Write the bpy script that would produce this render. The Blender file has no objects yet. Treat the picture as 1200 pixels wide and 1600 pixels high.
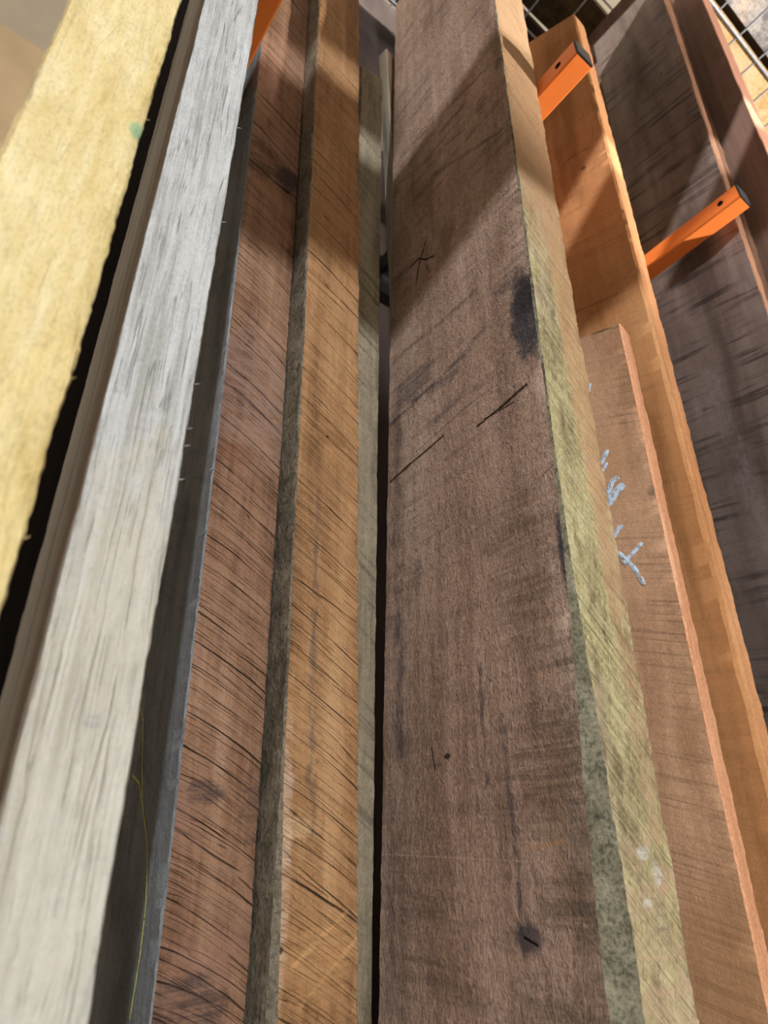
import bpy, bmesh, math, random
from mathutils import Vector, Matrix, noise as mn

S = bpy.context.scene
C = S.collection
R = math.radians
HC = 1.5                                # eye height above the floor

# ------------------------------------------------------------------ camera
cd = bpy.data.cameras.new('camera'); cam = bpy.data.objects.new('camera', cd); C.objects.link(cam)
cd.sensor_fit = 'VERTICAL'; cd.sensor_height = 36; cd.sensor_width = 27; cd.lens = 22.5
cd.clip_start = 0.02
cam.location = (0, 0, HC)
cam.rotation_euler = (R(90 + 30), 0, R(-36.5))
cd.dof.use_dof = True; cd.dof.focus_distance = 0.74; cd.dof.aperture_fstop = 6.5
S.camera = cam

# ------------------------------------------------------------------ light and exposure
S.view_settings.view_transform = 'Standard'; S.view_settings.look = 'None'
S.view_settings.gamma = 1; S.view_settings.use_curve_mapping = False
S.view_settings.exposure = 0.0
w = bpy.data.worlds.new('world'); S.world = w; w.use_nodes = True
w.node_tree.nodes['Background'].inputs[0].default_value = (0.75, 0.85, 1, 1)
w.node_tree.nodes['Background'].inputs[1].default_value = 0.02

def lamp(kind, name, loc, power, color, target=None, **kw):
    d = bpy.data.lights.new(name, kind); d.energy = power; d.color = color
    for k, v in kw.items(): setattr(d, k, v)
    o = bpy.data.objects.new(name, d); C.objects.link(o); o.location = loc
    if target: o.rotation_euler = (Vector(target) - Vector(loc)).to_track_quat('-Z', 'Y').to_euler()
    return o
# main aisle lamp: low angle from the front left, hard-edged
L1 = (-1.58, -3.85, 2.25)
lamp('POINT', 'aisle_lamp', (L1[0], L1[1], HC + L1[2]), 930, (0.92, 0.97, 1.0), shadow_soft_size=0.035)
# lamp for the light streaks, above the added slab, shining through its slot
lamp('POINT', 'streak_lamp', (0.10, -2.2, HC + 3.75), 1300, (1.0, 0.97, 0.93), shadow_soft_size=0.016)
# spot added low on the right to brighten the deck stock and arm undersides
lamp('SPOT', 'low_fill_spot', (2.5, -1.5, HC + 0.2), 520, (1.0, 0.96, 0.9), (1.50, 0.18, HC + 1.9), spot_size=R(60), spot_blend=0.35, shadow_soft_size=0.03)
# broad fill: area lights added to lift the shade, standing for no fixtures
lamp('AREA', 'fill_area', (0.9, -4.2, HC + 1.9), 7.0, (1.0, 0.82, 0.66), (0.5, 0.5, HC + 0.7), shape='RECTANGLE', size=2.6, size_y=0.9)
lamp('AREA', 'fill_area_left', (-2.6, -2.2, HC + 2.9), 11, (1.0, 0.96, 0.9), (-1, 1.4, HC + 2.5), shape='RECTANGLE', size=1.6, size_y=0.4)

# ------------------------------------------------------------------ helpers
def lin(c):
    return tuple(((x / 255) / 12.92 if x / 255 <= 0.04045 else ((x / 255 + 0.055) / 1.055) ** 2.4) for x in c) + (1.0,)

def tag(o, label=None, cat=None, group=None, kind=None):
    if label: o['label'] = label
    if cat: o['category'] = cat
    if group: o['group'] = group
    if kind: o['kind'] = kind
    return o

def link(name, bm, mats, parent=None, smooth=None):
    me = bpy.data.meshes.new(name); bm.normal_update(); bm.to_mesh(me); bm.free()
    for m in (mats if isinstance(mats, (list, tuple)) else [mats]): me.materials.append(m)
    if smooth:
        for p in me.polygons: p.use_smooth = True
        me.set_sharp_from_angle(angle=R(smooth))
    o = bpy.data.objects.new(name, me); C.objects.link(o)
    if parent: o.parent = parent
    return o

def box(bm, x0, x1, y0, y1, z0, z1, mi=0):
    v = [bm.verts.new(p) for p in ((x0,y0,z0),(x1,y0,z0),(x1,y1,z0),(x0,y1,z0),(x0,y0,z1),(x1,y0,z1),(x1,y1,z1),(x0,y1,z1))]
    for f in ((0,3,2,1),(4,5,6,7),(0,1,5,4),(1,2,6,5),(2,3,7,6),(3,0,4,7)):
        fc = bm.faces.new([v[i] for i in f]); fc.material_index = mi
    return v

def cyl(bm, a, b, r, n=8, mi=0):
    a, b = Vector(a), Vector(b); d = (b - a).normalized()
    u = d.orthogonal().normalized(); q = d.cross(u)
    ra = [bm.verts.new(a + r * (math.cos(t) * u + math.sin(t) * q)) for t in [2 * math.pi * i / n for i in range(n)]]
    rb = [bm.verts.new(b + r * (math.cos(t) * u + math.sin(t) * q)) for t in [2 * math.pi * i / n for i in range(n)]]
    for i in range(n):
        bm.faces.new([ra[i], ra[(i+1) % n], rb[(i+1) % n], rb[i]]).material_index = mi
    bm.faces.new(ra[::-1]); bm.faces.new(rb)

# ------------------------------------------------------------------ node tools
class NT:
    def __init__(s, name):
        s.mat = bpy.data.materials.new(name); s.mat.use_nodes = True
        s.t = s.mat.node_tree; s.n = s.t.nodes; s.b = s.n['Principled BSDF']
        s.tc = s.n.new('ShaderNodeTexCoord')
        s.sep = s.n.new('ShaderNodeSeparateXYZ'); s.t.links.new(s.tc.outputs['Object'], s.sep.inputs[0])
    def put(s, inp, v):
        if isinstance(v, bpy.types.NodeSocket): s.t.links.new(v, inp)
        else: inp.default_value = v
    def m(s, op, a, b=0.0, c=0.0, clamp=False):
        k = s.n.new('ShaderNodeMath'); k.operation = op; k.use_clamp = clamp
        s.put(k.inputs[0], a); s.put(k.inputs[1], b)
        if op in ('MULTIPLY_ADD', 'SMOOTH_MIN', 'SMOOTH_MAX', 'COMPARE'): s.put(k.inputs[2], c)
        return k.outputs[0]
    def xyz(s, x, y, z):
        k = s.n.new('ShaderNodeCombineXYZ'); s.put(k.inputs[0], x); s.put(k.inputs[1], y); s.put(k.inputs[2], z)
        return k.outputs[0]
    def noise(s, vec, scale=1.0, detail=3.0, rough=0.55, dist=0.0):
        k = s.n.new('ShaderNodeTexNoise'); s.put(k.inputs['Vector'], vec)
        k.inputs['Scale'].default_value = scale; k.inputs['Detail'].default_value = detail
        k.inputs['Roughness'].default_value = rough; k.inputs['Distortion'].default_value = dist
        return k.outputs[0]
    def rng(s, v, a, b, c=0.0, d=1.0, smooth=True):
        k = s.n.new('ShaderNodeMapRange')
        k.interpolation_type = 'SMOOTHSTEP' if smooth else 'LINEAR'
        s.put(k.inputs[0], v)
        for i, q in enumerate((a, b, c, d)): k.inputs[i + 1].default_value = q
        return k.outputs[0]
    def mix(s, f, a, b, mode='MIX'):
        k = s.n.new('ShaderNodeMix'); k.data_type = 'RGBA'; k.blend_type = mode
        s.put(k.inputs[0], f); s.put(k.inputs[6], a); s.put(k.inputs[7], b)
        return k.outputs[2]

def wood(name, axis, cols, seed=0.0, grain=(90, 2.5), grain_k=0.5, fuzz=0.35, fuzz_scale=700, saw=None, kerf=None,
         blotch=None, vline=None, marks=(), bump=0.5, rough=0.85, fine_dir=None):
    """cols: dark, mid, light. axis 'y' for a wide face, 'x' for a narrow face. Lengths in metres.
    saw=(freq, slope, amount): straight band-saw lines. kerf=(freq, slope, curve, width, amount): thin torn dark lines.
    marks: ('spot', u, z, ru, rz, color, k, rough) or ('seg', u0, z0, u1, z1, width, color, k)."""
    q = NT(name)
    seed += 0.371
    U = q.m('ADD', q.sep.outputs[{'x': 0, 'y': 1}[axis]], 0.0); Z = q.sep.outputs[2]
    Zh = q.m('SUBTRACT', Z, HC)
    g = q.noise(q.xyz(q.m('MULTIPLY', U, grain[0]), seed, q.m('MULTIPLY', Z, grain[1])), 1, 4, 0.6, 0.3)
    g2 = q.noise(q.xyz(q.m('MULTIPLY', U, grain[0] * 3.3), seed + 7, q.m('MULTIPLY', Z, grain[1] * 4)), 1, 3, 0.6)
    big = q.noise(q.xyz(q.m('MULTIPLY', U, 9), seed + 3, q.m('MULTIPLY', Z, 2.5)), 1, 3, 0.6)
    P = q.xyz(U, seed, q.m('MULTIPLY', Z, 0.55))
    f1 = q.noise(P, fuzz_scale, 2, 0.7)
    f2 = q.noise(P, fuzz_scale * 0.28, 3, 0.65, 0.6)
    tone = q.m('ADD', q.m('MULTIPLY', g, grain_k), q.m('MULTIPLY', big, 1 - grain_k))
    tone = q.m('ADD', tone, q.m('MULTIPLY', q.m('SUBTRACT', g2, 0.5), 0.25 * grain_k))
    col = q.mix(q.rng(tone, 0.36, 0.52), lin(cols[0]), lin(cols[1]))
    col = q.mix(q.rng(tone, 0.50, 0.66), col, lin(cols[2]))
    hgt = q.m('MULTIPLY', f1, 0.5 * fuzz)
    hgt = q.m('ADD', hgt, q.m('MULTIPLY', f2, 0.9 * fuzz))
    hgt = q.m('ADD', hgt, q.m('MULTIPLY', g2, 0.25))
    # fuzz pits: shade between the fibres painted into the colour
    f12 = q.m('ADD', q.m('MULTIPLY', f1, 0.6), q.m('MULTIPLY', f2, 0.4))
    pit = q.rng(f12, 0.38, 0.52, 1.0, 0.0)
    col = q.mix(q.m('MULTIPLY', pit, 0.42 * fuzz), col, lin([c * 0.4 for c in cols[0]]))
    tip = q.rng(f12, 0.53, 0.66)
    col = q.mix(q.m('MULTIPLY', tip, 0.30 * fuzz), col, lin([min(255, c * 1.22) for c in cols[2]]))
    if saw:
        fr, sl, am = saw
        sz = q.m('ADD', Z, q.m('MULTIPLY', U, sl))
        sn = q.noise(q.xyz(q.m('MULTIPLY', U, 5), seed + 11, q.m('MULTIPLY', sz, fr)), 1, 3, 0.65)
        patch = q.rng(q.noise(q.xyz(q.m('MULTIPLY', U, 14), seed + 13, q.m('MULTIPLY', Z, 9)), 1, 2), 0.35, 0.65)
        ln = q.m('MULTIPLY', q.rng(sn, 0.34, 0.50, 1.0, 0.0), q.m('MULTIPLY_ADD', patch, 0.8, 0.2))
        col = q.mix(q.m('MULTIPLY', ln, am), col, lin([c * 0.5 for c in cols[0]]))
        hgt = q.m('ADD', hgt, q.m('MULTIPLY', sn, 0.9 * am))
    if kerf:
        fr, sl, cv, wd, am = kerf
        wob = q.m('MULTIPLY', q.m('SUBTRACT', q.noise(q.xyz(q.m('MULTIPLY', U, 25), seed + 2, q.m('MULTIPLY', Z, 7)), 1, 2), 0.5), 0.0025)
        sz = q.m('ADD', q.m('ADD', Z, wob), q.m('ADD', q.m('MULTIPLY', U, sl), q.m('MULTIPLY', q.m('MULTIPLY', U, U), cv)))
        ln = None
        for k, (f_, w_, a_) in enumerate(((fr, wd, am), (fr * 2.7, wd * 1.2, am * 0.8), (fr * 7.5, wd * 3.0, am * 0.6))):
            n1 = q.noise(q.xyz(q.m('MULTIPLY_ADD', U, (1.5, 3, 9)[k], 0.43), seed + 21 + 5 * k, q.m('MULTIPLY', sz, f_ * 0.45)), 1, 2, 0.5)
            ph = q.m('PINGPONG', q.m('ADD', q.m('MULTIPLY', sz, f_), q.m('MULTIPLY', n1, 3.0)), 0.5)
            wv = q.rng(q.noise(q.xyz(q.m('MULTIPLY_ADD', U, 18, 0.3), seed + 26 + k, q.m('MULTIPLY', sz, f_)), 1, 2), 0.35, 0.7, 0.35, 1.5)
            l_ = q.rng(q.m('DIVIDE', ph, wv), w_ * 0.3, w_ * 1.3, 1.0, 0.0)
            if k:
                br = q.rng(q.noise(q.xyz(q.m('MULTIPLY', U, 22), seed + 31 + k, q.m('MULTIPLY', sz, f_ * 0.6)), 1, 2), 0.43, 0.53)
                l_ = q.m('MULTIPLY', l_, br)
            l_ = q.m('MULTIPLY', l_, q.rng(f1, 0.25, 0.5, 0.55, 1.0))
            l_ = q.m('MULTIPLY', l_, a_)
            ln = l_ if ln is None else q.m('MAXIMUM', ln, l_)
        rid = q.noise(q.xyz(q.m('MULTIPLY', U, 5), seed + 41, q.m('MULTIPLY', sz, fr * 5)), 1, 2)
        col = q.mix(q.m('MULTIPLY', q.rng(rid, 0.35, 0.7), 0.35), col, lin(cols[2]))
        col = q.mix(ln, col, lin([c * 0.22 for c in cols[0]]))
        hgt = q.m('SUBTRACT', hgt, q.m('MULTIPLY', ln, 1.6))
        hgt = q.m('ADD', hgt, q.m('MULTIPLY', rid, 0.9))
    if vline:
        vf, zf, wd, am = vline
        wv = q.m('ADD', U, q.m('MULTIPLY', q.m('SUBTRACT', q.noise(q.xyz(q.m('MULTIPLY', U, 20), seed + 61, q.m('MULTIPLY', Z, 18)), 1, 3), 0.5), 0.004))
        for k in range(2):
            n1 = q.noise(q.xyz(q.m('MULTIPLY', wv, vf * (1 + 1.2 * k)), seed + 63 + k, q.m('MULTIPLY_ADD', Z, zf * (1 + k), 0.4)), 1, 0)
            l_ = q.rng(q.m('ABSOLUTE', q.m('SUBTRACT', n1, 0.5)), 0.0, wd * (1 + 0.6 * k), 1.0, 0.0)
            br = q.rng(q.noise(q.xyz(q.m('MULTIPLY', U, vf * 0.5), seed + 71 + k, q.m('MULTIPLY', Z, 22 + 20 * k)), 1, 2), 0.44, 0.60)
            l_ = q.m('MULTIPLY', q.m('MULTIPLY', l_, br), am * (1 - 0.35 * k))
            col = q.mix(l_, col, lin([c * 0.45 for c in cols[0]]))
            hgt = q.m('SUBTRACT', hgt, q.m('MULTIPLY', l_, 1.2))
    if blotch:
        for i, (sc, th, c, k) in enumerate(blotch):
            bn = q.noise(q.xyz(q.m('MULTIPLY', U, sc * 1.6), seed + 50 + i, q.m('MULTIPLY', Z, sc * 0.7)), 1, 4, 0.62)
            col = q.mix(q.m('MULTIPLY', q.rng(bn, th, th + 0.12), k), col, lin(c))
    if marks:
        wu = q.m('MULTIPLY', q.m('SUBTRACT', q.noise(q.xyz(q.m('MULTIPLY', U, 60), 1.5 + seed, q.m('MULTIPLY', Z, 45)), 1, 3, 0.65), 0.5), 1.0)
        speck = q.noise(P, 420, 3, 0.75)
        streak = q.rng(q.noise(q.xyz(q.m('MULTIPLY_ADD', U, 14, 0.3), seed + 81, q.m('MULTIPLY', Z, 170)), 1, 4, 0.7), 0.36, 0.60, 0.25, 1.0)
        smear = q.rng(q.noise(q.xyz(q.m('MULTIPLY_ADD', U, 90, 0.3), seed + 83, q.m('MULTIPLY', Z, 30)), 1, 4, 0.7), 0.36, 0.60, 0.2, 1.0)
        for mk in marks:
            if mk[0] == 'spot':
                _, u, z, ru, rz, c, k, rg = mk
                a = q.m('DIVIDE', q.m('SUBTRACT', U, u), ru); b = q.m('DIVIDE', q.m('SUBTRACT', Zh, z), rz)
                d = q.m('SQRT', q.m('ADD', q.m('MULTIPLY', a, a), q.m('MULTIPLY', b, b)))
                d = q.m('ADD', d, q.m('MULTIPLY', wu, rg * 1.8))
                f = q.rng(d, 0.55, 1.1, 1.0, 0.0)
                f = q.m('MULTIPLY', f, q.rng(speck, 0.28, 0.55, 1 - 0.6 * min(1, rg), 1.0))
                if rg >= 0.6: f = q.m('MULTIPLY', f, streak)
            else:
                _, u0, z0, u1, z1, wd, c, k = mk
                du, dz = u1 - u0, z1 - z0; L2 = du * du + dz * dz
                t = q.m('DIVIDE', q.m('ADD', q.m('MULTIPLY', q.m('SUBTRACT', U, u0), du), q.m('MULTIPLY', q.m('SUBTRACT', Zh, z0), dz)), L2, clamp=True)
                a = q.m('SUBTRACT', U, q.m('MULTIPLY_ADD', t, du, u0)); b = q.m('SUBTRACT', Zh, q.m('MULTIPLY_ADD', t, dz, z0))
                d = q.m('SQRT', q.m('ADD', q.m('MULTIPLY', a, a), q.m('MULTIPLY', b, b)))
                d = q.m('ADD', d, q.m('MULTIPLY', wu, wd * (1.3 if k > 1 else 2.6)))
                f = q.rng(d, wd * 0.1, wd * 1.05, 1.0, 0.0)
                if k <= 1 and wd > 0.0022: f = q.m('MULTIPLY', f, streak if abs(du) > abs(dz) else smear)
                if k > 1:                           # a gouge: cut into the wood
                    hgt = q.m('SUBTRACT', hgt, q.m('MULTIPLY', f, 3.0)); k = k - 1
            col = q.mix(q.m('MULTIPLY', f, k), col, lin(c))
    bp = q.n.new('ShaderNodeBump'); bp.inputs['Strength'].default_value = bump
    bp.inputs['Distance'].default_value = 0.0022
    q.put(bp.inputs['Height'], hgt)
    q.put(q.b.inputs['Base Color'], col); q.put(q.b.inputs['Normal'], bp.outputs[0])
    q.b.inputs['Roughness'].default_value = rough
    q.b.inputs['Specular IOR Level'].default_value = 0.25
    return q.mat

def plain(name, c, rough=0.6, metal=0.0, spec=0.4, var=0.08, scale=30, bump=0.05):
    q = NT(name)
    n = q.noise(q.tc.outputs['Object'], scale, 4, 0.6)
    col = q.mix(q.rng(n, 0.3, 0.7), lin([x * (1 - var) for x in c]), lin([min(255, x * (1 + var)) for x in c]))
    q.put(q.b.inputs['Base Color'], col)
    q.b.inputs['Roughness'].default_value = rough; q.b.inputs['Metallic'].default_value = metal
    q.b.inputs['Specular IOR Level'].default_value = spec
    bp = q.n.new('ShaderNodeBump'); bp.inputs['Strength'].default_value = bump; bp.inputs['Distance'].default_value = 0.001
    q.put(bp.inputs['Height'], q.noise(q.tc.outputs['Object'], scale * 20, 3)); q.put(q.b.inputs['Normal'], bp.outputs[0])
    return q.mat

# ------------------------------------------------------------------ the setting
def struct(name, x0, x1, y0, y1, z0, z1, mat):
    bm = bmesh.new(); box(bm, x0, x1, y0, y1, z0, z1)
    return tag(link(name, bm, mat), kind='structure')
WALL = plain('wall_paint', (118, 100, 74), 0.9, scale=3, var=0.04)
CEIL = plain('ceiling_board', (214, 207, 190), 0.9, scale=3, var=0.03)
CONC = plain('concrete', (112, 108, 102), 0.8, scale=4, var=0.12)
WALL2 = plain('aisle_wall', (112, 104, 94), 0.9, scale=3, var=0.04)
BLOCKER = plain('light_blocker_brown', (92, 74, 56), 0.9, scale=5)  # for the added light-blocking slab and the added upper plank
struct('floor', -5, 6, -6, 2.7, -0.1, 0, CONC)
struct('wall_back', -5, 6, 2.57, 2.7, 0, 5.5, WALL)
struct('wall_front', -5, 6, -6.1, -6, 0, 5.5, WALL2)
struct('wall_left', -5.1, -5, -6.1, 2.7, 0, 5.5, WALL2)
struct('wall_right', 6, 6.1, -6.1, 2.7, 0, 5.5, WALL2)
struct('ceiling', -5.1, 6.1, -6.1, 2.7, 5.5, 5.6, CEIL)
# unseen slab added behind the camera; its narrow skewed slot shapes the light streaks
def blocker_slab(name, pts, mat=BLOCKER):
    bm = bmesh.new()
    lo = [bm.verts.new((x, y, HC + 2.42)) for x, y in pts]; hi = [bm.verts.new((x, y, HC + 2.428)) for x, y in pts]
    n = len(pts)
    bm.faces.new(lo[::-1]); bm.faces.new(hi)
    for i in range(n): bm.faces.new([lo[i], lo[(i+1) % n], hi[(i+1) % n], hi[i]])
    return tag(link(name, bm, mat), kind='structure')
LP = (0.10, -2.2, 3.75)
def through(p, h=2.42):
    k = (h - LP[2]) / (p[2] - LP[2]); return (LP[0] + k * (p[0] - LP[0]), LP[1] + k * (p[1] - LP[1]))
s0 = through((0.805, 0.385, 1.17)); s1 = through((1.10, 0.255, 1.41)); s2 = through((1.26, 0.20, 1.60))
hw = 0.030
edge = [(s0[0] - 0.08, s0[1]), s1, (s2[0] + 0.02, s2[1])]
blocker_slab('shade_slab_1', [(-1.5, -2.0), (3.6, -2.0), (3.6, edge[2][1] - hw), (edge[2][0], edge[2][1] - hw), (edge[1][0], edge[1][1] - hw),
                (edge[0][0], edge[0][1] - hw), (-1.5, edge[0][1] - hw)])
blocker_slab('shade_slab_2', [(-1.5, edge[0][1] + hw), (edge[0][0], edge[0][1] + hw), (edge[1][0], edge[1][1] + hw), (edge[2][0], edge[2][1] + hw),
                (3.6, edge[2][1] + hw), (3.6, -0.10), (-1.5, -0.10)])
blocker_slab('shade_slab_3', [(-1.5, edge[0][1] - hw), (edge[0][0], edge[0][1] - hw), (edge[0][0], edge[0][1] + hw), (-1.5, edge[0][1] + hw)])
blocker_slab('shade_slab_4', [(edge[2][0], edge[2][1] - hw), (3.6, edge[2][1] - hw), (3.6, edge[2][1] + hw), (edge[2][0], edge[2][1] + hw)])

# ------------------------------------------------------------------ boards
def board(name, label, par, top, mats, group=None, bottom=0.0, wane=None, jit=0.0012, warp=0.0, rows=0.009, seed=0, slant=(0, 0), cat='board', bow=None, nu=7, nn=5):
    """par = w, v, tilt w, tilt v, yaw, width, thickness (arris at eye level). mats: wide, narrow, wane"""
    W0, V0, tw, tv, yaw, W, T = par
    a = R(yaw)
    z = Vector((tw, tv, 1)).normalized(); x = Vector((math.cos(a), math.sin(a), 0)); y = z.cross(x).normalized(); x = y.cross(z)
    org = Vector((W0, V0, HC)) - z * HC
    if bottom: pass
    bm = bmesh.new(); L = HC + top
    n = max(2, int((L - bottom) / rows)); ring0 = None
    def fr(p, s, o): return (mn.noise(Vector((p[0], p[1], p[2])) * s + Vector((o, seed * 3.1, 0))))
    rings = []
    for i in range(n + 1):
        zz = bottom + (L - bottom) * i / n; h = zz - HC
        c = wane(h) if wane else 0.0018
        pts = []
        for k in range(nu + 1): pts.append((0, W - (W - c) * k / nu, 0))            # wide left face
        for k in range(nn + 1): pts.append((c + (T - c - 0.0015) * k / nn, 0, 1))   # narrow front face
        pts.append((T, 0.0015, 2)); pts.append((T, W, 2))
        ring = []
        for (px, py, s) in pts:
            j = 0.5 * jit * (fr((px * 8, py * 8, zz), 30, 1) + 0.6 * fr((px * 8, py * 8, zz), 140, 5))
            cor = (px <= c and py <= c)
            dx = -j if px == 0 else (j if px >= T - 0.002 else 0)
            dy = -j if py == 0 else 0
            if cor: e_ = jit * (0.45 * fr((0, 0, zz), 14, 9) + 0.40 * max(0, fr((0, 0, zz), 70, 11)) ** 1.5 + 0.30 * fr((0, 0, zz), 240, 13)); dx += e_; dy += 0.7 * e_ + 0.25 * jit * fr((0, 0, zz), 180, 12)
            if px >= T - 0.002 and py < 0.003: dx += jit * (0.5 * fr((0, 0, zz), 12, 19) + 0.25 * fr((0, 0, zz), 110, 20) + 0.25 * fr((0, 0, zz), 260, 21))
            bo = bow(h) if bow else 0
            wx = warp * fr((0, 0, zz), 1.3, 23) + bo
            zt = zz
            if i == n: zt = zz + slant[0] * px + slant[1] * py
            ring.append(bm.verts.new((px + dx + wx, py + dy, zt)))
        rings.append(ring)
    m = len(rings[0])
    for i in range(n):
        for k in range(m):
            k2 = (k + 1) % m
            f = bm.faces.new([rings[i][k], rings[i][k2], rings[i+1][k2], rings[i+1][k]])
            f.material_index = 0 if k < nu else (2 if k == nu else (1 if k < nu + 1 + nn else 1))
            if k >= nu + 2 + nn - 0 and k < m: f.material_index = 0
    bm.faces.new(rings[0][::-1]).material_index = 1
    bm.faces.new(rings[-1]).material_index = 1
    o = link(name, bm, mats, smooth=40)
    M = Matrix((x, y, z)).transposed().to_4x4(); M.translation = org
    o.matrix_world = M
    tag(o, label, cat, group)
    return o

def stroke(parent, name, face, pts, wd, mat, lift=0.0006, mat_label=None, nz=0.3):
    """a thin raised smear along a polyline on a face of a board (u, h)"""
    bm = bmesh.new(); P = []
    for i in range(len(pts) - 1):
        for k in range(6):
            t = k / 6; P.append((pts[i][0] * (1 - t) + pts[i+1][0] * t, pts[i][1] * (1 - t) + pts[i+1][1] * t))
    P.append(pts[-1]); L = []
    for i, (u, h) in enumerate(P):
        a = P[max(0, i - 1)]; b = P[min(len(P) - 1, i + 1)]; d = Vector((b[0] - a[0], b[1] - a[1])).normalized(); nrm = Vector((-d.y, d.x))
        ww = wd * (1 + nz * mn.noise(Vector((u * 300, h * 300, 3)))) * (0.55 if i in (0, len(P) - 1) else 1)
        row = []
        for s, up in ((-1, 0), (0, lift), (1, 0)):
            uu, hh = u + nrm.x * ww / 2 * s, h + nrm.y * ww / 2 * s
            off = -(0.0007 + up)
            row.append(bm.verts.new((off, uu, hh + HC) if face == 'wide' else (uu, off, hh + HC)))
        L.append(row)
    for i in range(len(L) - 1):
        for s in range(2): bm.faces.new([L[i][s], L[i][s+1], L[i+1][s+1], L[i+1][s]])
    return link(name, bm, mat, parent)

def crumbly(name, c, thr, scale=900):
    """chalk or ink caught only on the high spots of the rough wood"""
    q = NT(name)
    n = q.noise(q.tc.outputs['Object'], scale, 2, 0.7); n2 = q.noise(q.tc.outputs['Object'], scale * 0.2, 2)
    f = q.rng(q.m('ADD', n, q.m('MULTIPLY', q.m('SUBTRACT', n2, 0.5), 0.7)), thr - 0.04, thr + 0.04)
    tr = q.n.new('ShaderNodeBsdfTransparent'); mx = q.n.new('ShaderNodeMixShader')
    q.put(mx.inputs[0], f); q.t.links.new(tr.outputs[0], mx.inputs[1]); q.t.links.new(q.b.outputs[0], mx.inputs[2])
    q.t.links.new(mx.outputs[0], q.n['Material Output'].inputs[0])
    q.b.inputs['Base Color'].default_value = lin(c); q.b.inputs['Roughness'].default_value = 0.9
    return q.mat

def splinter(parent, p, d, ln, r, mat):
    bm = bmesh.new(); p = Vector(p); d = Vector(d).normalized()
    u = d.orthogonal().normalized(); q = d.cross(u); rings = []
    for k in range(4):
        t = k / 3; rr = r * (1 - t) + 0.0001; c = p + d * ln * t + u * (0.25 * ln * t * t)
        rings.append([bm.verts.new(c + rr * (math.cos(a) * u + 0.4 * math.sin(a) * q)) for a in (0, 2.1, 4.2)])
    for k in range(3):
        for i in range(3): bm.faces.new([rings[k][i], rings[k][(i+1) % 3], rings[k+1][(i+1) % 3], rings[k+1][i]])
    bm.faces.new(rings[0][::-1]); bm.faces.new(rings[-1])
    return link('splinter', bm, mat, parent)

BLUE = (52, 52, 60); INKY = (38, 34, 36)
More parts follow.
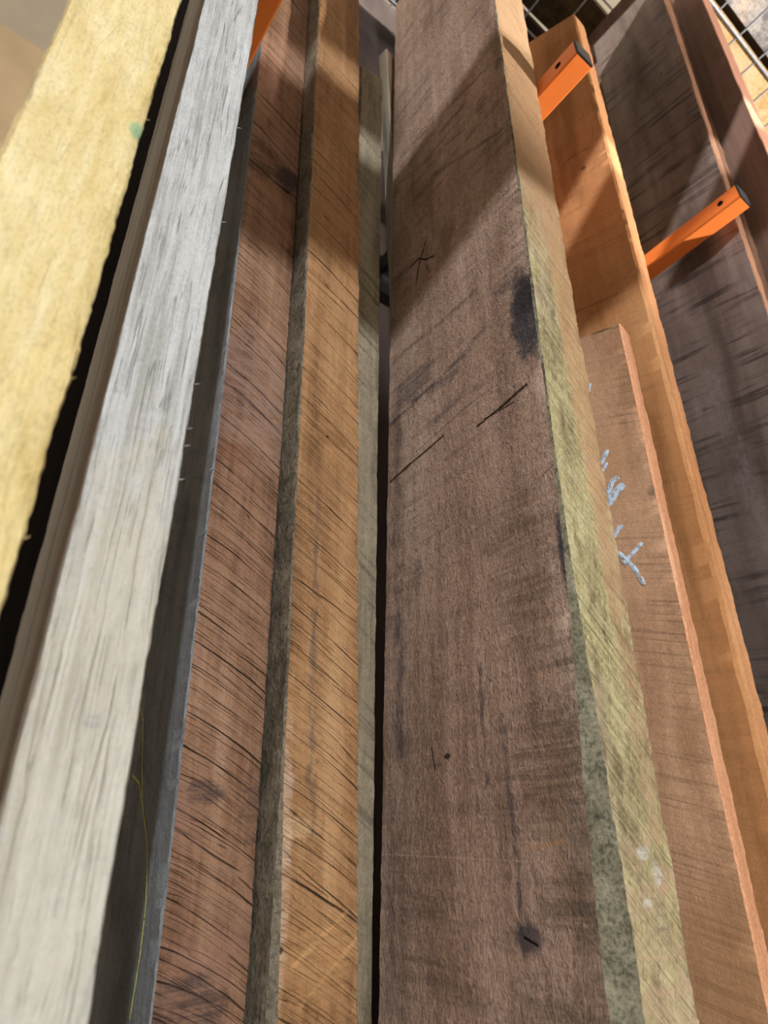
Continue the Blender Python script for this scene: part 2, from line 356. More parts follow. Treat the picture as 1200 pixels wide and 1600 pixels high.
# --- wide sawn plank in the middle
plank_w = wood('plank_wide_face', 'y', ((138, 111, 96), (170, 141, 124), (193, 164, 147)), seed=1.0, grain=(38, 2.2), grain_k=0.45, fuzz=1.05, fuzz_scale=600,
    saw=(60, 0.0, 0.42), bump=0.8,
    blotch=[(9, 0.56, (124, 98, 76), 0.5), (16, 0.60, (168, 138, 112), 0.4)],
    marks=[('spot', 0.016, 0.62, 0.030, 0.085, BLUE, 0.95, 0.55), ('spot', 0.016, 0.66, 0.022, 0.05, INKY, 0.7, 0.5), ('spot', 0.040, 0.70, 0.030, 0.020, BLUE, 0.7, 0.9),
           ('spot', 0.245, 0.66, 0.055, 0.040, BLUE, 0.65, 1.0), ('spot', 0.180, 0.62, 0.05, 0.012, BLUE, 0.6, 1.0),
           ('seg', 0.30, 0.615, 0.15, 0.635, 0.006, BLUE, 0.75), ('seg', 0.15, 0.635, 0.09, 0.655, 0.007, BLUE, 0.65),
           ('seg', 0.29, 0.74, 0.10, 0.735, 0.010, (66, 56, 52), 0.5),
           ('seg', 0.20, 0.555, 0.13, 0.575, 0.009, (70, 66, 70), 0.5),
           ('seg', 0.281, 0.60, 0.281, 0.40, 0.014, BLUE, 0.62), ('seg', 0.278, 0.36, 0.272, 0.12, 0.013, BLUE, 0.62),
           ('seg', 0.285, 0.08, 0.290, -0.12, 0.014, (70, 62, 62), 0.45), ('spot', 0.235, 0.335, 0.012, 0.030, (72, 64, 62), 0.5, 0.8),
           ('seg', 0.132, 0.20, 0.130, 0.08, 0.004, BLUE, 0.7), ('seg', 0.103, 0.14, 0.096, -0.05, 0.006, BLUE, 0.7),
           ('spot', 0.092, -0.045, 0.018, 0.014, (62, 58, 66), 0.85, 0.55),
           ('seg', 0.096, -0.045, 0.082, -0.049, 0.0016, (14, 10, 10), 1.95),
           ('seg', 0.299, 0.508, 0.250, 0.516, 0.0028, (46, 28, 18), 1.9), ('seg', 0.250, 0.516, 0.178, 0.525, 0.0022, (46, 28, 18), 1.9),
           ('seg', 0.112, 0.503, 0.070, 0.509, 0.0022, (46, 28, 18), 1.9), ('seg', 0.075, 0.507, 0.028, 0.515, 0.0030, (46, 28, 18), 1.9),
           ('seg', 0.100, 0.507, 0.050, 0.503, 0.0016, (52, 34, 22), 1.8),
           ('spot', 0.188, 0.111, 0.006, 0.0035, (34, 20, 14), 0.95, 0.2), ('seg', 0.215, 0.122, 0.210, 0.100, 0.0012, (60, 38, 30), 1.7),
           ('spot', 0.06, 0.30, 0.055, 0.12, (98, 76, 58), 0.55, 0.7), ('spot', 0.055, 0.10, 0.05, 0.06, (92, 70, 58), 0.6, 0.7),
           ('seg', 0.088, 0.022, 0.045, 0.028, 0.004, (176, 132, 92), 0.75), ('seg', 0.30, 0.018, 0.06, 0.012, 0.0012, (176, 150, 134), 0.6),
           ('spot', 0.045, -0.02, 0.045, 0.020, (74, 62, 48), 0.6, 0.9), ('spot', 0.06, -0.10, 0.06, 0.03, (84, 76, 62), 0.6, 0.9),
           ('spot', 0.018, 0.02, 0.022, 0.20, (92, 86, 76), 0.5, 0.6),
           ('seg', 0.175, 1.10, 0.02, 1.02, 0.007, (66, 46, 36), 0.6), ('seg', 0.16, 1.205, 0.10, 1.20, 0.012, (60, 42, 34), 0.65),
           ('seg', 0.28, 1.28, 0.02, 1.22, 0.006, (70, 46, 32), 0.55), ('seg', 0.28, 1.20, 0.10, 1.13, 0.005, (70, 46, 32), 0.5),
           ('spot', 0.010, 1.20, 0.010, 0.018, INKY, 0.9, 0.7), ('spot', 0.055, 1.14, 0.018, 0.03, (50, 38, 34), 0.6, 0.9),
           ('spot', 0.004, 0.29, 0.008, 0.05, BLUE, 0.9, 0.5), ('seg', 0.24, 0.53, 0.10, 0.55, 0.0015, (70, 50, 40), 0.6)])
plank_n = wood('plank_edge_face', 'x', ((128, 112, 82), (184, 170, 126), (214, 204, 160)), seed=2.0, grain=(60, 14), grain_k=0.5, fuzz=1.0, fuzz_scale=500, bump=1.0,
    kerf=(40, 0.9, 0.0, 0.022, 0.30),
    blotch=[(14, 0.50, (206, 186, 156), 0.4), (22, 0.57, (104, 82, 60), 0.55)],
    marks=[('spot', 0.07, 0.66, 0.030, 0.50, (196, 152, 112), 0.75, 0.5), ('spot', 0.045, 1.30, 0.12, 0.62, (190, 150, 114), 0.95, 0.3),
           ('spot', 0.075, 0.25, 0.022, 0.35, (190, 150, 118), 0.5, 0.6),
           ('spot', 0.045, -0.16, 0.09, 0.20, (196, 164, 138), 0.72, 1.4), ('spot', 0.05, 0.02, 0.008, 0.005, (215, 212, 205), 0.85, 1.6),
           ('spot', 0.062, 0.008, 0.009, 0.010, (212, 208, 200), 0.75, 1.8), ('spot', 0.045, -0.015, 0.007, 0.004, (215, 212, 205), 0.85, 1.6),
           ('spot', 0.06, -0.03, 0.012, 0.02, (112, 92, 84), 0.6, 0.8)])
plank_x = wood('plank_wane', 'x', ((66, 60, 46), (112, 106, 88), (138, 132, 112)), seed=3.0, grain=(50, 40), fuzz=1.3, fuzz_scale=420, bump=1.0)
def sm(t): t = max(0, min(1, t)); return t * t * (3 - 2 * t)
plank = board('wide_plank', 'widest rough sawn brown plank, blue stained face and mossy yellow-green edge', (0.488, 0.36, -0.0008, -0.03, 0, 0.305, 0.088), 1.95,
              [plank_w, plank_n, plank_x], wane=lambda h: 0.0022 + 0.020 * sm((0.42 - h) / 0.55) * (0.85 + 0.3 * mn.noise(Vector((0, 0, h * 30)))),
              jit=0.0026, seed=1, rows=0.004, cat='plank', nu=16, nn=8)
INK = crumbly('ink', (22, 14, 12), 0.30); CHALK = crumbly('chalk', (205, 224, 244), 0.42, 800); YCH = crumbly('yellow_crayon', (190, 184, 96), 0.42, 1300)
tag(stroke(plank, 'ink_mark', 'wide', [(0.251, 0.925), (0.225, 0.925), (0.205, 0.903), (0.184, 0.893)], 0.0030, INK), 'black cross stroke drawn on the plank')
stroke(plank, 'ink_mark', 'wide', [(0.233, 0.870), (0.222, 0.915), (0.205, 0.950)], 0.0030, INK)
stroke(plank, 'ink_mark', 'wide', [(0.206, 0.890), (0.196, 0.862)], 0.0016, INK)
for p, d, ln in (((0.001, 0.0, HC + 0.385), (-0.6, -0.4, -0.5), 0.012), ((0.0, 0.003, HC + 0.39), (-0.9, 0.4, 0.2), 0.010), ((0.088, 0, HC + 0.30), (0.8, -0.2, -0.6), 0.012),
                 ((0.088, 0.0, HC + 0.58), (0.9, -0.2, 0.2), 0.006), ((0.0, 0.19, HC + 0.335), (-0.5, 0.1, -1), 0.016), ((0, 0.10, HC + 0.265), (-0.4, -1, 0.3), 0.014)):
    splinter(plank, p, d, ln, 0.0012, plank_w)

# --- first brown beam with torn saw lines
b1n = wood('sawn_beam_edge', 'x', ((104, 72, 54), (140, 104, 80), (166, 130, 106)), seed=5.0, grain=(45, 3), fuzz=0.6, fuzz_scale=650,
    kerf=(27, 0.42, 1.6, 0.022, 0.95), bump=0.85,
    blotch=[(8, 0.55, (150, 112, 98), 0.55)],
    marks=[('spot', 0.028, 0.075, 0.026, 0.014, (72, 60, 58), 0.75, 0.6), ('spot', 0.028, -0.10, 0.05, 0.03, (66, 56, 56), 0.85, 0.6),
           ('spot', 0.085, 0.06, 0.02, 0.04, (84, 64, 58), 0.6, 0.8), ('spot', 0.045, 0.55, 0.08, 0.13, (150, 122, 112), 0.6, 0.6), ('spot', 0.07, 0.99, 0.03, 0.03, (50, 40, 44), 0.85, 0.5),
           ('spot', 0.02, 1.0, 0.05, 0.05, (66, 48, 44), 0.7, 0.7),
           ('spot', 0.03, 0.46, 0.03, 0.02, (120, 74, 50), 0.5, 0.5)])
b1w = wood('sawn_beam_side', 'y', ((106, 108, 112), (132, 134, 138), (150, 152, 156)), seed=6.0, grain=(30, 5), fuzz=0.8, fuzz_scale=620, saw=(40, -0.5, 0.25), bump=0.8,
    marks=[('spot', 0.012, 0.35, 0.008, 0.5, (128, 118, 110), 0.5, 0.6)])
beam1 = board('sawn_beam', 'brown beam with sloping black saw lines, grey side with yellow crayon line, right of whitened board', (0.241, 0.66, -0.0621, -0.06, 0, 0.18, 0.0885), 1.95,
              [b1w, b1n, b1w], jit=0.0022, seed=2, rows=0.004, cat='beam')
tag(stroke(beam1, 'crayon_mark', 'wide', [(0.144, 0.096), (0.118, 0.088), (0.092, 0.063), (0.068, 0.035), (0.056, 0.015), (0.045, -0.02), (0.043, -0.06), (0.050, -0.11)], 0.0032, YCH), 'yellow crayon curve')
stroke(beam1, 'crayon_mark', 'wide', [(0.150, 0.172), (0.132, 0.155), (0.115, 0.11), (0.098, 0.072)], 0.0022, YCH)
for p, d, ln in (((0, 0.0, HC + 0.35), (-0.6, -0.2, -1), 0.016), ((0, 0, HC + 0.43), (-0.8, -0.1, -0.6), 0.008)):
    splinter(beam1, p, d, ln, 0.0012, b1w)

# --- second brown beam
b2n = wood('tan_beam_edge', 'x', ((122, 86, 56), (160, 118, 80), (186, 146, 106)), seed=8.0, grain=(40, 3), fuzz=0.65, fuzz_scale=620,
    kerf=(30, 0.52, 1.0, 0.017, 0.92), bump=0.85,
    blotch=[(9, 0.55, (176, 132, 92), 0.5)],
    marks=[('seg', 0.030, 0.42, 0.034, 0.10, 0.006, (86, 74, 70), 0.6), ('seg', 0.034, 0.10, 0.040, 0.02, 0.008, (80, 66, 60), 0.5),
           ('spot', 0.05, 0.505, 0.03, 0.016, (128, 92, 54), 0.6, 0.5), ('spot', 0.043, 0.505, 0.003, 0.002, (30, 20, 16), 0.9, 0.2),
           ('spot', 0.006, 0.02, 0.010, 0.14, (205, 180, 160), 0.6, 0.8), ('spot', 0.018, 0.045, 0.03, 0.012, (215, 180, 140), 0.5, 0.9),
           ('spot', 0.055, -0.07, 0.05, 0.05, (188, 142, 96), 0.6, 0.9), ('spot', 0.006, -0.055, 0.005, 0.004, (50, 26, 18), 0.9, 0.3),
           ('seg', 0.08, -0.03, 0.02, -0.07, 0.003, (206, 160, 110), 0.6), ('seg', 0.09, -0.055, 0.03, -0.10, 0.003, (206, 160, 110), 0.6)])
b2w = wood('tan_beam_side', 'y', ((84, 76, 64), (120, 110, 94), (142, 130, 112)), seed=9.0, grain=(40, 30), fuzz=1.2, fuzz_scale=500, bump=1.0)
beam2 = board('sawn_beam', 'tan orange-brown beam with fine sloping saw lines, between the dark brown beam and the widest plank', (0.333, 0.62, -0.0639, -0.06, 0, 0.16, 0.093), 1.98,
              [b2w, b2n, b2w], jit=0.0026, seed=3, rows=0.004, cat='beam', wane=lambda h: 0.002 + 0.006 * sm((0.15 - h) / 0.3))

# --- greyish post behind
gn = wood('grey_post_edge', 'x', ((104, 92, 74), (142, 130, 110), (164, 152, 130)), seed=11.0, grain=(60, 5), fuzz=0.8, saw=(90, 0.7, 0.5), bump=0.8,
    marks=[('spot', 0.03, 0.22, 0.05, 0.5, (124, 112, 92), 0.3, 0.7)])
post = board('narrow_post', 'narrow grey-brown post set back in the dark gap left of the widest plank', (0.425, 0.668, -0.0200, -0.035, 0, 0.12, 0.055), 1.56,
             [gn, gn, gn], jit=0.002, seed=4, cat='board')
# --- pale batten and the board behind it
pn = wood('pale_batten_face', 'y', ((150, 142, 130), (190, 184, 172), (205, 200, 190)), seed=12.0, grain=(90, 4), fuzz=0.2, bump=0.3)
pn2 = wood('pale_batten_edge', 'x', ((110, 84, 64), (140, 110, 88), (160, 130, 104)), seed=12.5, grain=(90, 4), fuzz=0.3, bump=0.3)
batten = board('pale_batten', 'thin pale grey batten deep in the gap behind the post', (0.612, 0.73, -0.0727, -0.05, 0, 0.030, 0.030), 1.80, [pn, pn2, pn], jit=0.0008, seed=5, slant=(-0.6, 0.4))
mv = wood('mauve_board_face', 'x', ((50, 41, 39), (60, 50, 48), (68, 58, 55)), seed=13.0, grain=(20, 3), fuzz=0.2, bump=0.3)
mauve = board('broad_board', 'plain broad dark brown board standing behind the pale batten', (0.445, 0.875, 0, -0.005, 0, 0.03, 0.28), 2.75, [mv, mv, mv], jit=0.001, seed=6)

# --- chalk marked board
ckw = wood('chalk_board_face', 'y', ((168, 126, 96), (200, 157, 124), (214, 174, 142)), seed=15.0, grain=(20, 2), grain_k=0.3, fuzz=0.55, saw=(210, -0.28, 0.45), bump=0.6,
    marks=[('spot', 0.0, -0.08, 0.10, 0.10, (168, 124, 84), 0.5, 0.4), ('seg', -0.006, 0.727, 0.06, 0.745, 0.004, (58, 42, 34), 0.8),
           ('spot', 0.006, 0.44, 0.006, 0.012, (82, 72, 70), 0.6, 0.6), ('spot', 0.055, 0.50, 0.03, 0.08, (186, 140, 100), 0.4, 0.5)])
ckn = wood('chalk_board_edge', 'x', ((198, 134, 96), (222, 158, 118), (234, 178, 140)), seed=16.0, grain=(80, 3), fuzz=0.6, bump=0.7)
chalkb = board('chalk_marked_board', 'short orange-brown board with light blue chalk marks, just right of the widest plank', (0.705, 0.37, -0.0031, -0.03, 12, 0.14, 0.035), 0.735,
               [ckw, ckn, ckn], jit=0.0022, seed=7, rows=0.004, slant=(0, 0.12), nu=8)
m_ = tag(stroke(chalkb, 'chalk_mark', 'wide', [(0.063, 0.371), (0.047, 0.345), (0.037, 0.318)], 0.0058, CHALK), 'light blue chalk stroke')
stroke(chalkb, 'chalk_mark', 'wide', [(0.060, 0.352), (0.046, 0.362), (0.030, 0.374)], 0.0058, CHALK)
stroke(chalkb, 'chalk_mark', 'wide', [(0.064, 0.392), (0.058, 0.402), (0.050, 0.405)], 0.0058, CHALK)
stroke(chalkb, 'chalk_mark', 'wide', [(0.066, 0.440), (0.050, 0.458), (0.039, 0.464)], 0.0110, CHALK)
stroke(chalkb, 'chalk_mark', 'wide', [(0.066, 0.452), (0.054, 0.474), (0.044, 0.478)], 0.0080, CHALK)
stroke(chalkb, 'chalk_mark', 'wide', [(0.066, 0.506), (0.052, 0.526)], 0.0075, CHALK)
stroke(chalkb, 'chalk_mark', 'wide', [(0.066, 0.494), (0.056, 0.506)], 0.0050, CHALK)
stroke(chalkb, 'chalk_mark', 'wide', [(0.066, 0.633), (0.060, 0.650)], 0.0050, CHALK)

# --- tall orange-brown board
ow = wood('orange_board_face', 'y', ((150, 102, 60), (184, 130, 84), (204, 152, 104)), seed=18.0, grain=(16, 1.6), grain_k=0.5, fuzz=0.35, saw=(120, -0.15, 0.18), bump=0.5,
    marks=[('seg', 0.13, 0.912, 0.045, 0.898, 0.003, (60, 34, 20), 0.7),
           ('seg', 0.113, 1.31, 0.075, 1.325, 0.0015, (50, 30, 20), 0.8), ('seg', 0.075, 1.325, 0.03, 1.31, 0.0018, (50, 30, 20), 0.8), ('seg', 0.03, 1.31, 0.02, 1.36, 0.0014, (60, 36, 22), 0.6),
           ('spot', 0.055, 1.265, 0.006, 0.006, (50, 34, 26), 0.8, 0.5),
           ('spot', 0.012, 0.45, 0.010, 0.5, (196, 134, 86), 0.4, 0.7)])
on = wood('orange_board_edge', 'x', ((180, 118, 74), (208, 146, 98), (224, 166, 120)), seed=19.0, grain=(80, 3), fuzz=0.6, bump=0.7,
    marks=[('spot', 0.0, 0.5, 0.005, 1.3, (120, 70, 44), 0.7, 0.8)])
orange = board('tall_orange_board', 'tall orange-brown board with rough torn edge, behind the chalk marked board', (0.809, 0.37, -0.005, -0.03, 8, 0.16, 0.051), 1.80,
               [ow, on, ow], jit=0.0024, seed=8, rows=0.005, slant=(0.25, 0.42), wane=lambda h: 0.004 + 0.002 * mn.noise(Vector((3, 0, h * 20))))

# --- dark board
dkw = wood('dark_board_face', 'y', ((82, 68, 62), (112, 97, 91), (138, 123, 119)), seed=21.0, grain=(14, 1.6), grain_k=0.5, fuzz=0.35, bump=0.6,
    saw=(80, -0.08, 0.8),
    marks=[('seg', 0.16, 0.82, 0.01, 0.79, 0.005, (40, 26, 20), 0.6), ('seg', 0.12, 1.05, 0.0, 1.03, 0.004, (40, 26, 20), 0.7), ('seg', 0.08, 0.70, -0.0, 0.68, 0.008, (40, 26, 20), 0.5),
           ('seg', 0.10, 0.64, 0.02, 0.62, 0.006, (44, 30, 24), 0.5), ('seg', 0.12, 1.43, 0.0, 1.42, 0.004, (36, 24, 20), 0.7), ('seg', 0.14, 1.62, 0.03, 1.60, 0.004, (36, 24, 20), 0.6),
           ('seg', 0.13, 0.9, 0.11, 0.5, 0.02, (132, 118, 118), 0.5), ('spot', 0.06, 1.86, 0.004, 0.004, (20, 12, 10), 0.9, 0.2)])
dkn = wood('dark_board_edge', 'x', ((104, 70, 52), (140, 100, 76), (164, 122, 96)), seed=22.0, grain=(60, 3), fuzz=0.6, kerf=(50, 0.8, 0.0, 0.03, 0.4), bump=0.7)
dark = board('dark_rough_board', 'dark grey-brown board with horizontal saw scars, behind the right-hand orange rack arm', (1.130, 0.32, -0.004, -0.055, 0, 0.22, 0.061), 2.25,
             [dkw, dkn, dkn], jit=0.0022, seed=9, nu=10)
# --- red brown board
rdw = wood('red_board_face', 'y', ((98, 74, 64), (116, 90, 80), (128, 102, 92)), seed=24.0, grain=(40, 1.5), grain_k=0.5, fuzz=0.15, bump=0.3)
rdn = wood('red_board_edge', 'x', ((176, 122, 100), (200, 146, 122), (212, 160, 136)), seed=25.0, grain=(60, 2), fuzz=0.2, bump=0.3)
red = board('smooth_red_board', 'smooth reddish brown board with pinkish edge, at the far right behind the dark board', (1.208, 0.222, 0.0, -0.0387, 0, 0.34, 0.077), 2.50,
            [rdw, rdn, rdn], jit=0.0012, seed=10)

# --- whitened board
wn = wood('whitened_edge', 'x', ((166, 164, 160), (194, 194, 194), (210, 211, 212)), seed=27.0, grain=(160, 5), grain_k=0.6, fuzz=0.4, fuzz_scale=520, bump=0.8, vline=(210, 4, 0.018, 0.42),
    blotch=[(18, 0.60, (160, 158, 158), 0.35)],
    marks=[('spot', 0.03, 0.05, 0.05, 0.22, (206, 194, 166), 0.45, 0.5), ('spot', 0.030, 0.07, 0.005, 0.004, (130, 134, 146), 0.5, 0.9)])
ww = wood('whitened_side', 'y', ((158, 150, 144), (188, 182, 176), (204, 198, 192)), seed=28.0, grain=(60, 2.0), grain_k=0.8, fuzz=0.2, bump=0.4,
    marks=[('spot', 0.012, 0.2, 0.030, 1.2, (138, 112, 90), 0.55, 0.3)])
white = board('whitened_board', 'greyish white weathered board with fine vertical cracks, second from the left', (0.052, 0.36, -0.0249, -0.02, 0, 0.125, 0.053), 1.25,
              [ww, wn, wn], jit=0.0012, seed=11, rows=0.005, nn=8)
for h_ in (0.262, 0.248, 0.222, 0.30, 0.47, 0.60):
    splinter(white, (0.053, 0.0, HC + h_), (0.9, -0.2, 0.3), 0.0045, 0.0012, wn)
# --- yellow board
yn = wood('yellow_pine_edge', 'x', ((200, 174, 112), (222, 200, 144), (234, 217, 172)), seed=30.0, grain=(130, 22), grain_k=0.45, fuzz=0.42, fuzz_scale=480, bump=0.8, vline=(150, 8, 0.03, 0.10),
    marks=[('spot', 0.0605, 0.425, 0.006, 0.010, (130, 176, 138), 0.85, 0.55), ('spot', 0.000, 0.39, 0.003, 0.06, (150, 128, 118), 0.8, 0.9)])
yw = wood('yellow_pine_side', 'y', ((150, 128, 100), (190, 168, 122), (206, 188, 140)), seed=31.0, grain=(60, 3), fuzz=0.3, bump=0.5)
yellow = board('yellow_pine_board', 'bright pale yellow board with green speck on its edge, at the far left', (-0.040, 0.30, -0.0209, -0.03, 0, 0.045, 0.064), 1.20,
               [yw, yn, yw], jit=0.0022, seed=12, rows=0.004, nn=10)
for h_ in (0.44, 0.13, 0.22):
    splinter(yellow, (0.064, 0.0, HC + h_), (0.9, -0.1, 0.5), 0.003, 0.0008, yn)

bkm = wood('dark_gap_face', 'x', ((26, 20, 18), (34, 27, 24), (42, 34, 30)), seed=33.0, fuzz=0.3, bump=0.3)  # near-black colour stands in for the shade deep in the gap
board('dark_gap_board', 'board added deep behind the gap between yellow and whitened boards, near black for its shade', (-0.06, 0.56, 0, -0.01, 0, 0.03, 0.160), 2.10, [bkm, bkm, bkm], jit=0.001, seed=14)

# ------------------------------------------------------------------ cantilever rack with orange arms
ORN = plain('orange_powder_coat', (255, 136, 60), 0.42, spec=0.45, var=0.02, scale=12, bump=0.06)
CAP = plain('black_plastic', (52, 52, 56), 0.35, spec=0.6, var=0.1, scale=80)
DST = plain('dark_steel', (38, 35, 34), 0.6)  # dark tone gives the hidden rail and arm roots the shade of the gaps
INS = plain('hole_shade', (24, 16, 12), 0.9)  # near-black plate and rim stand in for shade inside the drilled hole
rack = bpy.data.objects.new('cantilever_rack', None); C.objects.link(rack); rack.location = (0.6, 1.25, 0)
tag(rack, 'orange steel rack whose square arms stick out between the standing boards', 'rack')
AH = HC + 1.2; AS = 0.0415
def arm(x1, v0, lab):
    """square tube; right lower edge at x1, front end at v0"""
    x0 = x1 - AS; z0, z1 = AH, AH + AS; v1 = 0.66; t = 0.002
    bm = bmesh.new(); V = bm.verts.new
    def quad(a, b, c, d, mi=0): f = bm.faces.new([V(a), V(b), V(c), V(d)]); f.material_index = mi
    e = 0.003
    prof = [(x0 + e, z0), (x1 - e, z0), (x1, z0 + e), (x1, z1 - e), (x1 - e, z1), (x0 + e, z1), (x0, z1 - e), (x0, z0 + e)]
    for i in range(8):
        a, b = prof[i], prof[(i + 1) % 8]
        if i == 6: continue
        quad((a[0], v0, a[1]), (b[0], v0, b[1]), (b[0], v1, b[1]), (a[0], v1, a[1]))
    # left wall with a drilled hole
    zc = (z0 + z1) / 2 + 0.002; hc = v0 + 0.036; s = (z1 - z0) / 2 - e; r = 0.0062; n = 24
    zl, zh = z0 + e, z1 - e; zm = (zl + zh) / 2
    quad((x0, v0, zl), (x0, hc - s, zl), (x0, hc - s, zh), (x0, v0, zh))
    quad((x0, hc + s, zl), (x0, v1, zl), (x0, v1, zh), (x0, hc + s, zh))
    sq, ci, ci2 = [], [], []
    for i in range(n):
        t_ = 2 * math.pi * i / n; c, s_ = math.cos(t_), math.sin(t_); k = s / max(abs(c), abs(s_))
        sq.append(V((x0, hc + c * k, zm + s_ * k))); ci.append(V((x0, hc + r * c, zm + r * s_))); ci2.append(V((x0 + t, hc + r * c, zm + r * s_)))
    for i in range(n):
        j = (i + 1) % n
        bm.faces.new([sq[i], sq[j], ci[j], ci[i]]); bm.faces.new([ci[i], ci[j], ci2[j], ci2[i]]).material_index = 1
    quad((x0 + 0.004, hc - s, zl), (x0 + 0.004, hc + s, zl), (x0 + 0.004, hc + s, zh), (x0 + 0.004, hc - s, zh), 1)
    o = link('arm', bm, [ORN, INS], rack); o.matrix_parent_inverse = rack_inv; o['label'] = lab
    bm = bmesh.new(); box(bm, x0 + 0.0002, x1 - 0.0002, v0 - 0.0035, v0, z0 + 0.0002, z1 - 0.0002)
    bmesh.ops.bevel(bm, geom=[x for x in bm.edges], offset=0.0016, segments=2, affect='EDGES')
    box(bm, x0 + 0.003, x1 - 0.003, v0, v0 + 0.012, z0 + 0.003, z1 - 0.003)
    c = link('end_cap', bm, CAP, o, smooth=40); c['label'] = 'black plastic end cap'
    bm = bmesh.new(); box(bm, x0 - 0.003, x1 + 0.003, 0.63, 0.802, z0 - 0.003, z1 + 0.003)
    bmesh.ops.bevel(bm, geom=[x for x in bm.edges], offset=0.0015, segments=1, affect='EDGES')
    link('dark_sleeve', bm, DST, o)  # sleeve added so the arm root stays dark in the gap
rack_inv = Matrix.Translation((-0.6, -1.25, 0))
arm(0.151, 0.245, 'orange arm above the gap between whitened board and brown beam')
arm(0.623, 0.245, 'orange arm just right of the widest plank, black cap and bolt hole')
arm(1.098, 0.217, 'orange arm crossing the dark board, black cap and bolt hole')
bm = bmesh.new(); box(bm, -0.09, 1.78, 0.80, 0.83, AH - 0.02, AH + 0.065)
bmesh.ops.bevel(bm, geom=[x for x in bm.edges], offset=0.003, segments=2, affect='EDGES')
o = link('back_rail', bm, DST, rack); o.matrix_parent_inverse = rack_inv
for x_ in (-0.06, 1.75):
    bm = bmesh.new(); box(bm, x_ - 0.03, x_ + 0.03, 0.83, 0.91, 0, AH + 0.3)
    bmesh.ops.bevel(bm, geom=[x for x in bm.edges], offset=0.004, segments=2, affect='EDGES')
    o = link('upright', bm, DST, rack); o.matrix_parent_inverse = rack_inv

# ------------------------------------------------------------------ wire deck overhead and the stock on it
DK = HC + 2.53
GAL = plain('galvanised_wire', (196, 202, 214), 0.4, metal=0.35, spec=0.6, var=0.06, scale=60)
deck = bpy.data.objects.new('wire_deck', None); C.objects.link(deck); deck.location = (1.4, 0.5, DK)
tag(deck, 'galvanised wire mesh shelf overhead, top right, carrying short lumber', 'wire shelf')
di = Matrix.Translation((-1.4, -0.5, -DK))
def wire(a, b, r, lab=None):
    bm = bmesh.new(); cyl(bm, a, b, r, 8); o = link('wire', bm, GAL, deck, smooth=60); o.matrix_parent_inverse = di
    if lab: o['label'] = lab
vs = [0.152, 0.361, 0.570, 0.779]
for i, v_ in enumerate(vs): wire((0.30, v_, DK - 0.004), (2.9, v_, DK - 0.004), 0.0042 if i == 0 else 0.0030, 'thicker long wire' if i == 0 else None)
k = 0
while k < 22:
    w_ = 0.490 + 0.1275 * (k - 1)
    wire((w_, -0.06, DK + 0.003), (w_, 0.80, DK + 0.003), 0.0028); k += 1
st = [ # v0, v1, thickness, w0, w1, colours, label, fuzz
    (-0.095, 0.122, 0.045, 1.05, 2.9, ((128, 122, 124), (206, 198, 190), (236, 208, 184)), 'rough grey and pink sawn plank lying on the wire deck, topmost at the right corner', 0.9),
    (0.146, 0.372, 0.040, 1.30, 2.9, ((214, 172, 112), (240, 206, 156), (242, 196, 168)), 'pale yellow and pink plank lying on the wire deck beside the red-brown board', 0.5),
    (0.388, 0.600, 0.045, 1.40, 2.9, ((196, 150, 100), (222, 178, 130), (230, 190, 150)), 'plain pale plank lying on the wire deck, third back from the aisle', 0.4),
    (0.040, 0.166, 0.045, 0.30, 1.03, ((48, 36, 26), (70, 52, 38), (86, 66, 48)), 'narrow dark plank at the front left of the wire deck', 0.5),
    (0.180, 0.348, 0.045, 1.06, 1.115, ((196, 140, 110), (222, 170, 138), (230, 184, 154)), 'small pinkish offcut lying between darker planks on the wire deck', 0.4),
    (0.385, 0.530, 0.060, 0.30, 1.36, ((52, 44, 30), (78, 66, 46), (94, 82, 60)), 'olive brown plank lying on the left part of the wire deck', 0.6),
    (0.548, 0.790, 0.050, 0.30, 1.36, ((44, 32, 22), (64, 46, 32), (78, 58, 42)), 'dark brown plank at the very back of the wire deck', 0.5),
]
for i, (v0, v1, t, w0, w1, cc, lab, fz) in enumerate(st):
    q = wood('stock_%s' % ('abcdefgh'[i]), 'y', cc, seed=40.0 + i, grain=(30, 30), grain_k=0.4, fuzz=fz, fuzz_scale=180, bump=0.6,
             blotch=[(8, 0.55, cc[0], 0.5)])
    # the plank lies along w: its object z axis is the length
    bm = bmesh.new(); L = w1 - w0
    nseg = 40; prev = None
    for s_ in range(nseg + 1):
        z = L * s_ / nseg; j = lambda o_: 0.002 * mn.noise(Vector((o_, i, z * 9)))
        ring = [bm.verts.new((0, j(1), z)), bm.verts.new((0, v1 - v0 + j(2), z)), bm.verts.new((-t, v1 - v0 + j(3), z)), bm.verts.new((-t, j(4), z))]
        if prev:
            for a in range(4): bm.faces.new([prev[a], prev[(a+1) % 4], ring[(a+1) % 4], ring[a]])
        else: first = ring
        prev = ring
    bm.faces.new(first[::-1]); bm.faces.new(prev)
    bmesh.ops.recalc_face_normals(bm, faces=bm.faces)
    o = link('stock_plank', bm, q)
    # local z -> world x, local y -> world y, local x -> world -z
    M = Matrix(((0, 0, 1), (0, 1, 0), (-1, 0, 0))).to_4x4(); M.translation = (w0, v0, DK + 0.0064)
    o.matrix_world = M
    tag(o, lab, 'plank', 'planks stored on the wire deck')
bm = bmesh.new(); box(bm, 0.30, 2.9, 0.02, 0.26, DK + 0.072, DK + 0.11)  # added over the plank gap to keep it dark against the ceiling
tag(link('stock_plank', bm, BLOCKER), 'dark brown plank added above the wire deck to darken the gap between planks', 'plank')

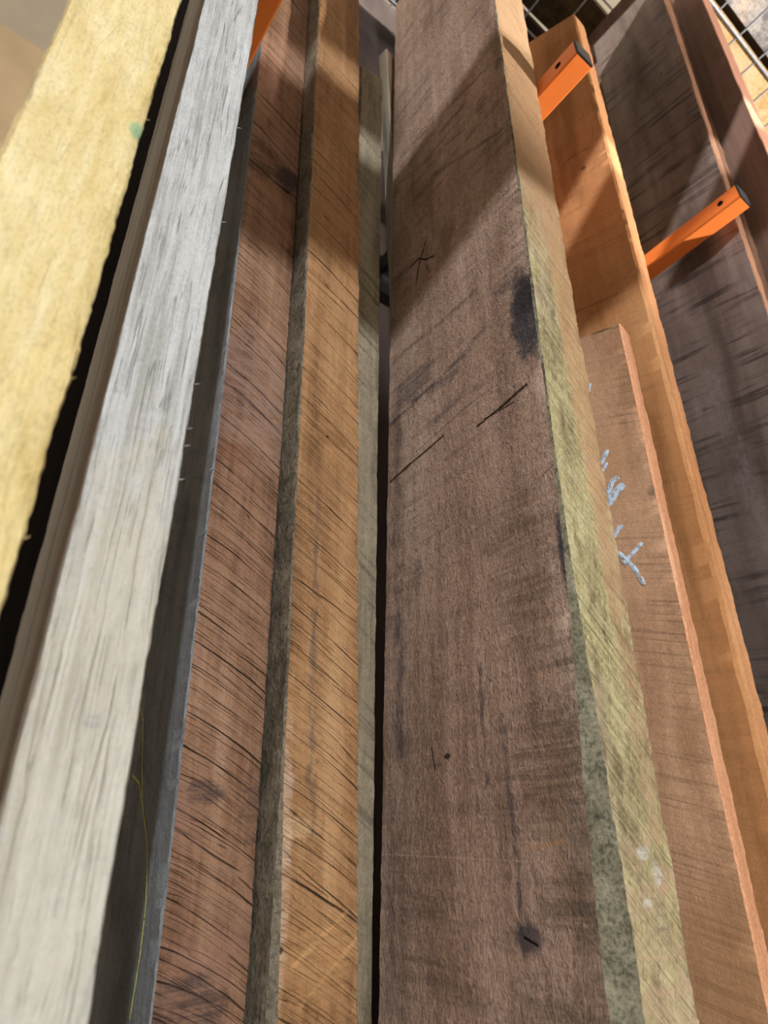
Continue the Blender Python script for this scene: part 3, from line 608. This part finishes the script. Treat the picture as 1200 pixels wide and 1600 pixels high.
# ------------------------------------------------------------------ unseen shadow casters added across the aisle (behind the camera)
RK = plain('shadow_rack_steel', (92, 96, 104), 0.5)
TM = wood('shadow_bar_wood', 'x', ((120, 88, 58), (150, 114, 78), (170, 134, 98)), seed=60.0, fuzz=0.3)
opp = bpy.data.objects.new('shadow_rack', None); C.objects.link(opp); opp.location = (0, -1.4, 0)
tag(opp, 'unseen steel rack added across the aisle to go with the shadow-casting timbers', 'rack')
for x_ in (-2.4, 2.6):
    bm = bmesh.new(); box(bm, x_ - 0.04, x_ + 0.04, -1.64, -1.56, 0, HC + 2.3)
    o = link('post', bm, RK, opp); o.matrix_parent_inverse = Matrix.Translation((0, 1.4, 0))
bm = bmesh.new(); box(bm, -2.6, 2.9, -1.62, -1.58, HC + 2.34, HC + 2.38)  # shelf and posts belong to the added rack
o = link('shelf', bm, RK, opp); o.matrix_parent_inverse = Matrix.Translation((0, 1.4, 0))
def onto(p):                                # where the lamp's ray to p crosses the plane of the shadow bars
    k = (-1.32 - L1[1]) / (p[1] - L1[1]); return (L1[0] + k * (p[0] - L1[0]), L1[2] + k * (p[2] - L1[2]))
def blocker_bar(x0, x1, h0, h1, lab, dy=0):
    bm = bmesh.new(); box(bm, x0, x1, -1.335 + dy, -1.305 + dy, HC + h0 + 0.0005, HC + h1 - 0.0005)
    tag(link('shadow_bar', bm, TM), lab, 'timber')  # added bar that blocks the lamp to shape the shadow edges
hb = onto((0.5, 0.317, 0.909))[1]; ht = onto((0.4, 0.545, 1.25))[1]; hu = onto((0.4, 0.545, 1.345))[1]
xa = onto((0.455, 0.58, 1.3))[0]; xb = onto((0.61, 0.33, 1.3))[0]; xr = onto((0.86, 0.40, 1.0))[0]; hr = onto((1.1, 0.30, 1.23))[1]
blocker_bar(-2.6, xr, hb, ht, 'unseen long timber added across the aisle to cast the lower shadow edge')
blocker_bar(-2.6, xa, hu, 2.34, 'unseen broad timber added across the aisle to shade the upper left boards')
blocker_bar(xb, 2.9, hr, 2.34, 'unseen broad timber added across the aisle to shade the upper right boards', -0.035)
